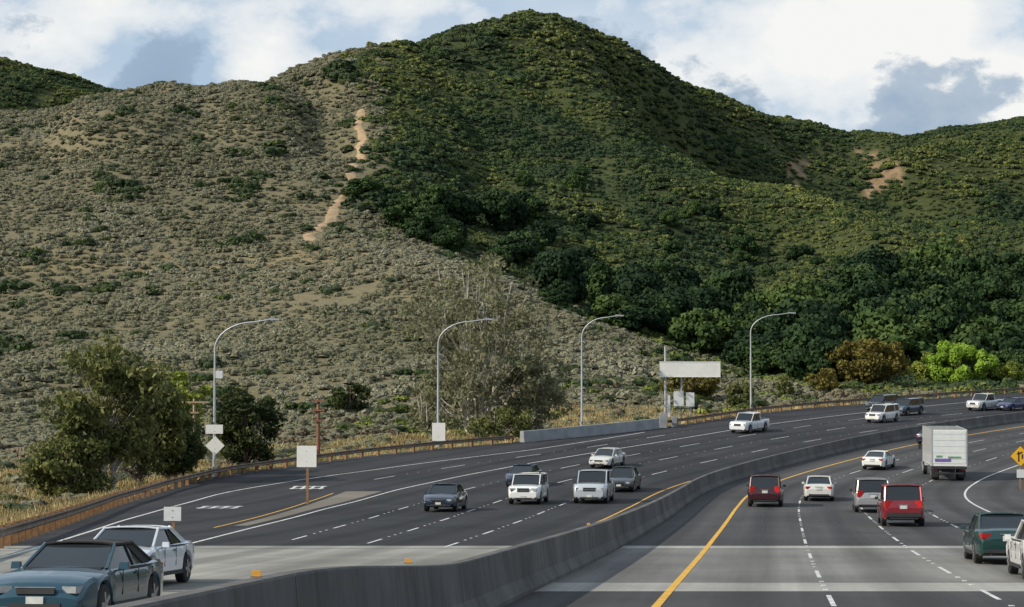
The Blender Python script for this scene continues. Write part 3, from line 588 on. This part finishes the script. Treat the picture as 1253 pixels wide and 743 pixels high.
def car(name,kind,col,px,direction,scale=1.0,roofcol=None,metal=.3,yaw=0,H=None):
    k=K[kind]; L_,W_,H_=k['L'],k['W'],(H or k['H']); w0=W_/2; r=k['r']; belt=k['belt']; tall=belt>1.0
    mb=MB(); tops=k['top']; tx=[p[0]*L_ for p in tops]; tz=[p[1] for p in tops]
    ax_=[L_*.5-.92,-L_*.5+(.95 if kind!='pickup' else 1.25)]
    xs=set(np.round(np.linspace(-L_/2,L_/2,36),3)); 
    for a in ax_:
        for q in np.linspace(-r-.07,r+.07,13): xs.add(round(float(a+q),3))
    for q in (.03,.08,.14,.2): xs.add(round(L_/2-q,3)); xs.add(round(-L_/2+q,3))
    xs=sorted(xs); zc=.24 if not tall else .30; sec=[]
    for x in xs:
        e=L_/2-abs(x); wf=.80+.20*min(1,(max(e,0)/.6))**.5 if e<.6 else 1.0
        w=w0*wf; z1=float(np.interp(x,tx,tz)); z0=zc+.10*(1-min(1,e/.25))
        for a in ax_:
            dd=(r+.07)**2-(x-a)**2
            if dd>0: z0=max(z0,r*.98+math.sqrt(dd)-.02)
        z0=min(z0,z1-.13); zm=z0+(z1-z0)*.55; cr=.03
        half=[(w*.90,z0),(w*.975,z0+min(.06,(z1-z0)*.2)),(w,zm),(w*.97,z1-(z1-z0)*.14),(w*.90,z1-.012),(w*.5,z1+cr*.7),(0,z1+cr)]
        sec.append([(x,yy,zz_) for yy,zz_ in half]+[(x,-yy,zz_) for yy,zz_ in half[-2::-1]])
    m_=len(sec[0]); V=[p for s2 in sec for p in s2]
    mb.add(V,[(i*m_+j,i*m_+j+1,(i+1)*m_+j+1,(i+1)*m_+j) for i in range(len(sec)-1) for j in range(m_-1)],0,True); mb.add(V,[(i*m_,(i+1)*m_,(i+1)*m_+m_-1,i*m_+m_-1) for i in range(len(sec)-1)],1)
    mb.add(sec[0],[tuple(range(m_))[::-1]],0); mb.add(sec[-1],[tuple(range(m_))],0)
    mb.box((0,0,.42),(L_-.7,W_*.66,.3),1)
    for a in ax_:
        for s2 in(-1,1):
            yo=s2*(w0-.02); yi=s2*(w0-.24)
            mb.tube([(a,yi,r),(a,yo-s2*.03,r),(a,yo,r)],[r,r,r*.93],18,2,smooth=False); mb.tube([(a,yo-s2*.01,r),(a,yo+s2*.008,r)],[r*.66,r*.62],14,1,smooth=False)
            mb.tube([(a,yo,r),(a,yo+s2*.016,r)],r*.18,8,3,smooth=False)
            for sp_ in range(5):
                th=sp_*2*math.pi/5; mb.box((a+math.cos(th)*r*.36,yo+s2*.012,r+math.sin(th)*r*.36),(r*.56,.012,.07),3,Matrix.Rotation(-th,3,'Y'))
    wb,wt,rt,rb=[q*L_ for q in k['gh']]; bz=belt-.02; rz=H_-.05; bw=w0*.885; tw=w0*k['tw']; mid=(wb+rb)/2; rc=5
    gl=[(wb,bw*.93,bz),(wb,-bw*.93,bz),(rb,-bw*.93,bz),(rb,bw*.93,bz),(wt,tw,rz),(wt,-tw,rz),(rt,-tw*.97,rz),(rt,tw*.97,rz),(mid,bw,bz),(mid,-bw,bz),((wt+rt)/2,tw*1.03,rz),((wt+rt)/2,-tw*1.03,rz)]
    mb.add(gl,[(1,0,4,5),(3,2,6,7),(0,8,10,4),(8,3,7,10),(9,1,5,11),(2,9,11,6)],4)
    n1_,n2_=9,7; V=[]
    for i in range(n1_):
        f=i/(n1_-1); xx=wt+.05+(rt-.05-wt-.05)*f; crown=math.sin(math.pi*(f*.9+.05))
        ww=tw*(1.0+.03*crown)+.025
        for j in range(n2_):
            g_=j/(n2_-1)*2-1; V.append((xx,g_*ww,rz-.012+(.062*(1-abs(g_)**3))*(.55+.45*crown)))
    mb.add(V,[(i*n2_+j,i*n2_+j+1,(i+1)*n2_+j+1,(i+1)*n2_+j) for i in range(n1_-1) for j in range(n2_-1)],rc,True)
    for j in (0,n2_-1): mb.tube([V[i*n2_+j] for i in range(n1_)],.028,6,rc)
    mb.tube([V[j] for j in range(n2_)],.02,5,rc); mb.tube([V[(n1_-1)*n2_+j] for j in range(n2_)],.02,5,rc)
    for s2 in(-1,1):
        mb.tube([(wb+.02,s2*bw*.94,bz),(wt+.02,s2*(tw+.01),rz)],.034,6,rc if roofcol is None else 0); mb.tube([(rb,s2*bw*.94,bz),(rt,s2*(tw*.97+.01),rz)],.045,6,rc)
        mb.tube([(mid,s2*bw*1.0,bz),((wt+rt)/2,s2*(tw*1.03),rz)],.028,4,1)
        def sideq(xb0,xb1,xt0,xt1,mi,off=.012):
            def yb_(x_): return (bw*(.93+.07*(1-abs(x_-mid)/abs(wb-mid))))+off
            mb.add([(xb0,s2*yb_(xb0),bz),(xb1,s2*yb_(xb1),bz),(xt1,s2*(tw*1.0+off+.01),rz),(xt0,s2*(tw*.98+off+.01),rz)],[(0,1,2,3)],mi)
        cpw=.07*L_ if not tall else .03*L_
        if roofcol is not None: cpw=.13*L_
        sideq(rb,rb+cpw,rt,rt+cpw*.7,rc)
        if kind in('suv','minivan'): sideq(rb+.21*L_,rb+.235*L_,rt+.20*L_,rt+.225*L_,rc)
        mb.box((wb-.28,s2*(w0+.06),bz+.05),(.11,.17,.12),0 if not tall else 1,taper=.85) 
        for xx in (wb-.42,mid,rb+.45 if not tall else rb+1.1): mb.box((xx,s2*(w0*.994),.66),(.01,.014,.42),1)
        for xx in (mid+.12,): mb.box((xx,s2*(w0*.997),.80 if not tall else .95),(.14,.02,.025),1)
        mb.box(((wb+rb)/2,s2*(w0*.965),bz+.0),(abs(wb-rb)*.8,.02,.03),1)
        mb.box((0,s2*(w0*.97),zc+.05),(abs(ax_[0]-ax_[1])-2*r-.2,.06,.09),1)
    if roofcol is not None:
        mb.add([(rb+.25,bw*.8,bz+.16),(rb+.25,-bw*.8,bz+.16),(rt-.02,-tw*.8,rz+.0),(rt-.02,tw*.8,rz+.0)],[(0,1,2,3)],rc)
    mb.box((wb+.03,0,bz+.02),(.12,bw*1.7,.03),1)
    hz=.62 if not tall else .84; hx=L_/2-.10
    for s2 in(-1,1): 
        mb.box((hx-.03,s2*w0*.66,hz),(.2,w0*.32,.11 if not tall else .17),6,Matrix.Rotation(-s2*.38,3,'Z')); mb.box((hx+.055,s2*w0*.60,.36),(.08,.16,.07),6)
        th_=.83 if not tall else 1.0; mb.box((-L_/2+.075,s2*w0*.70,th_-.02),(.15,w0*.3,.14 if not tall else .32),7,Matrix.Rotation(s2*.28,3,'Z'))
    gh_=.10 if not tall else .20; mb.box((L_/2-.02,0,hz-.02),(.06,W_*.36,gh_),1); mb.box((L_/2-.0,0,hz+gh_*.5-.01),(.04,W_*.38,.018),8)
    if tall: mb.box((L_/2+.0,0,hz-.02),(.045,W_*.34,.022),8)
    mb.box((L_/2-.005,0,.35),(.05,W_*.48,.10),1); mb.box((L_/2+.024,0,.45),(.012,.30,.12),9)
    if tall: mb.box((-L_/2+.0,0,.52),(.14,W_*.78,.18),1 if kind!='minivan' else 0)
    mb.box((-L_/2-.0,0,.38),(.06,W_*.66,.1),1); mb.box((-L_/2-.016,0,.74 if not tall else .85),(.02,.32,.15),9); mb.box((-L_/2-.004,0,.86 if not tall else .97),(.02,W_*.26,.02),8)
    mb.tube([(-L_/2-.03,w0*.55,.28),(-L_/2+.2,w0*.55,.28)],.03,6,1)
    if kind=='suv':
        for s2 in(-1,1): mb.tube([(wt-.2,s2*tw*.86,H_+.05),(rt+.2,s2*tw*.86,H_+.05)],.022,5,1)
    if kind=='pickup': mb.box((-L_*.315,0,1.195),(L_*.34,W_*.74,.02),1); mb.box((-L_*.145,0,1.2),(.05,W_*.8,.1),0)  # bed is not hollowed: thin dark slab on top paints in its shade
    pm=paint(col,metal); rm=pm if roofcol is None else roofcol
    x,y=onroad(*px); t=near_t(x,y); c=np.array([x,y])+t*L_*scale/2; sl_=float(P(c[1]+1)-P(c[1]-1))/2
    fwd=Vector((t[0],t[1],t[1]*sl_)).normalized()*direction; 
    if yaw: fwd=Matrix.Rotation(yaw,3,'Z')@fwd
    nrm=Vector((0,-sl_,1)).normalized(); lat=nrm.cross(fwd).normalized(); nrm=fwd.cross(lat).normalized()
    mw=Matrix(((fwd.x,lat.x,nrm.x,c[0]),(fwd.y,lat.y,nrm.y,c[1]),(fwd.z,lat.z,nrm.z,float(P(c[1]))+.012),(0,0,0,1)))@Matrix.Scale(scale,4)
    return mb.obj(name,[pm,trim,rub,rim,glass,rm,lamp,tail,chrome,plate],mw=mw,ang=32)
W1=(.68,.68,.66)
car("minivan",'minivan',(.045,.008,.012),(936,621),1); car("sedan_car",'sedan',(.60,.59,.55),(1002,614),1,metal=.1); car("sedan_car",'coupe',W1,(1067,576),1,metal=0)
car("minivan",'minivan',(.30,.30,.31),(1069,628),1); car("sport_utility_vehicle",'suv',(.22,.010,.016),(1106,645),1); car("sedan_car",'sedan',(.012,.045,.042),(1235,692),1)
car("sedan_car",'sedan',W1,(1304,713),1,metal=0); car("sedan_car",'sedan',(.02,.025,.05),(1131,545),1)
car("sedan_car",'sedan',(.015,.025,.045),(536,627),-1); car("sport_utility_vehicle",'suv',W1,(640,618),-1,metal=0,H=1.7); car("pickup_truck",'pickup',(.50,.53,.56),(721,617),-1); car("sedan_car",'sedan',(.03,.035,.04),(757,603),-1,H=1.55)
car("sedan_car",'sedan',(.02,.03,.06),(632,597),-1); car("sedan_car",'sedan',(.55,.54,.50),(732,574),-1,metal=.1); car("pickup_truck",'pickup',(.62,.64,.64),(902,531),-1,metal=0)
car("sport_utility_vehicle",'suv',(.02,.035,.04),(1066,504),-1); car("sport_utility_vehicle",'suv',W1,(1067,518),-1,metal=0); car("sport_utility_vehicle",'suv',(.04,.06,.09),(1097,509),-1)
car("pickup_truck",'pickup',(.6,.6,.6),(1190,503),-1); car("sedan_car",'sedan',(.02,.03,.10),(1226,503),-1)
car("sedan_car",'coupe',(.60,.63,.68),(122,724),-1,metal=.1); car("convertible_car",'coupe',(.012,.055,.085),(42,770),-1,roofcol=fabric,metal=.25)
# box truck
mb=MB(); bl,bw_,bh=6.2,2.45,2.55; zb=1.05
mb.box((-1.2,0,zb+bh/2),(bl,bw_,bh),0)
for s2 in(-1,1):
    for zz_ in(zb+.03,zb+bh-.03): mb.box((-1.2,s2*(bw_/2+.006),zz_),(bl+.02,.03,.09),1)
    for xx in(-1.2-bl/2,-1.2+bl/2): mb.box((xx,s2*(bw_/2-.02),zb+bh/2),(.06,.07,bh+.03),1)
    mb.box((-1.2-bl/2-.05,s2*.95,zb-.22),(.05,.3,.14),4); mb.box((-3.6,s2*.95,.5),(.03,.5,.55),5)
    for xx,wd in((-3.0,.5),(2.9,.28)): mb.tube([(xx,s2*(1.12-wd),.48),(xx,s2*1.12,.48)],.48,18,2,smooth=False); mb.tube([(xx,s2*1.12,.48),(xx,s2*1.135,.48)],.26,12,1,smooth=False)
    mb.box((3.25,s2*1.3,2.0),(.1,.22,.4),5)
mb.box((-1.2-bl/2-.012,0,zb+bh/2+.05),(.02,bw_-.2,bh-.25),6)
for zz_ in np.linspace(zb+.5,zb+bh-.3,5): mb.box((-1.2-bl/2-.024,0,zz_),(.012,bw_-.22,.018),1)
mb.box((-1.2-bl/2-.10,0,zb-.12),(.22,bw_*.96,.14),5); mb.box((-1.2-bl/2-.1,0,.55),(.1,bw_*.8,.12),5)
mb.box((-1.2-bl/2-.034,.45,zb+.42),(.014,1.1,.22),7); mb.box((-1.2-bl/2-.034,-.35,zb+.62),(.014,.9,.12),8); mb.box((-1.2-bl/2-.034,.7,zb+.68),(.014,.4,.13),8)
mb.box((-.3,0,.75),(7.2,.9,.3),5); mb.box((2.95,0,1.35),(1.9,2.1,1.3),0,taper=.97); mb.box((2.75,0,2.3),(1.4,2.05,.75),3,taper=.86); mb.box((2.6,0,2.72),(1.2,1.8,.1),0)
mb.box((3.93,0,.7),(.15,2.2,.3),1)
pts=onroad(1162,589)
t=np.array([math.sin(math.radians(6.0)),math.cos(math.radians(6.0))]); c=np.array(pts)+t*4.4; sl_=float(P(c[1]+1)-P(c[1]-1))/2
fwd=Vector((t[0],t[1],t[1]*sl_)).normalized(); nrm=Vector((0,-sl_,1)).normalized(); lat=nrm.cross(fwd).normalized(); nrm=fwd.cross(lat).normalized()
mw=Matrix(((fwd.x,lat.x,nrm.x,c[0]),(fwd.y,lat.y,nrm.y,c[1]),(fwd.z,lat.z,nrm.z,float(P(c[1]))+.012),(0,0,0,1)))
mb.obj("box_truck",[paint((.74,.74,.72),0),galv,rub,glass,tail,trim,simple("roll_up_door",(.66,.68,.66),.5,var=.06),simple("purple_decal",(.16,.10,.32),.5),simple("green_decal",(.12,.30,.16),.5)],mw=mw)
# ------------------------------------------------------------ light & sky
EL=math.radians(32); sd=Vector((-.93,-.37,0)).normalized(); sv=Vector((sd.x*math.cos(EL),sd.y*math.cos(EL),math.sin(EL)))
sl=bpy.data.lights.new("sun",'SUN'); sl.energy=5.0; sl.angle=math.radians(.5); sl.color=(1,.92,.77); so=bpy.data.objects.new("sun",sl); S.collection.objects.link(so); so.rotation_euler=sv.to_track_quat('Z','Y').to_euler()
w=bpy.data.worlds.new("World"); S.world=w; w.use_nodes=True; nt=w.node_tree; bg=nt.nodes["Background"]; bg.inputs[1].default_value=.12
sky=N(nt,"ShaderNodeTexSky",sky_type='NISHITA'); sky.sun_disc=False; sky.sun_elevation=EL; sky.sun_rotation=math.atan2(sd.x,sd.y); sky.air_density=1; sky.dust_density=.4; sky.ozone_density=2.2
tc=N(nt,"ShaderNodeTexCoord").outputs["Generated"]
mp=N(nt,"ShaderNodeMapping"); mp.inputs["Scale"].default_value=(1,1,1.7); mp.inputs["Location"].default_value=(.3,.1,.2); nt.links.new(tc,mp.inputs[0]); cv=mp.outputs[0]
n1=noise(nt,cv,10,10,.6); n2=noise(nt,cv,13,9,.58); n3=noise(nt,cv,5,7,.5)
def blob(u,v,r,amp):
    d=at(u,v,1); d=d/np.linalg.norm(d); vd=N(nt,"ShaderNodeVectorMath",operation='DISTANCE'); nt.links.new(tc,vd.inputs[0]); vd.inputs[1].default_value=tuple(d)
    mr=N(nt,"ShaderNodeMapRange",interpolation_type='SMOOTHSTEP'); nt.links.new(vd.outputs["Value"],mr.inputs[0]); mr.inputs[1].default_value=0; mr.inputs[2].default_value=r/F; mr.inputs[3].default_value=amp; mr.inputs[4].default_value=0; return mr.outputs[0]
def addn(*a):
    o=a[0]
    for q in a[1:]:
        m_=N(nt,"ShaderNodeMath",operation='ADD'); nt.links.new(o,m_.inputs[0]); nt.links.new(q,m_.inputs[1]); o=m_.outputs[0]
    return o
veil=ramp(nt,n3,[(.36,(.35,.35,.35)),(.56,(1,1,1))])
base=mixc(nt,veil,mixc(nt,.5,sky.outputs[0],(2.4,3.8,5.6)),(4.9,5.7,6.6))
wh=addn(n2,blob(1040,30,280,.30),blob(1180,70,180,.24),blob(380,20,200,.22),blob(520,10,120,.12),blob(880,70,130,.16),blob(90,10,170,.18),blob(1240,125,80,.15),blob(310,75,70,.12),blob(770,20,90,.1))
base=mixc(nt,ramp(nt,wh,[(.56,(0,0,0)),(.66,(.6,.6,.6)),(.82,(1,1,1))]),base,(7.7,7.75,7.6))
grey=addn(n1,blob(215,80,115,.34),blob(170,110,80,.16),blob(1110,150,170,.27),blob(40,60,100,.18),blob(940,150,110,.18),blob(1230,100,60,.06),blob(760,50,80,.08))
base=mixc(nt,ramp(nt,grey,[(.62,(0,0,0)),(.67,(.75,.75,.75)),(.80,(.95,.95,.95))]),base,(2.5,3.45,4.6))
nt.links.new(base,bg.inputs[0])
S.view_settings.view_transform='Standard'; S.view_settings.look='None'; S.view_settings.exposure=0
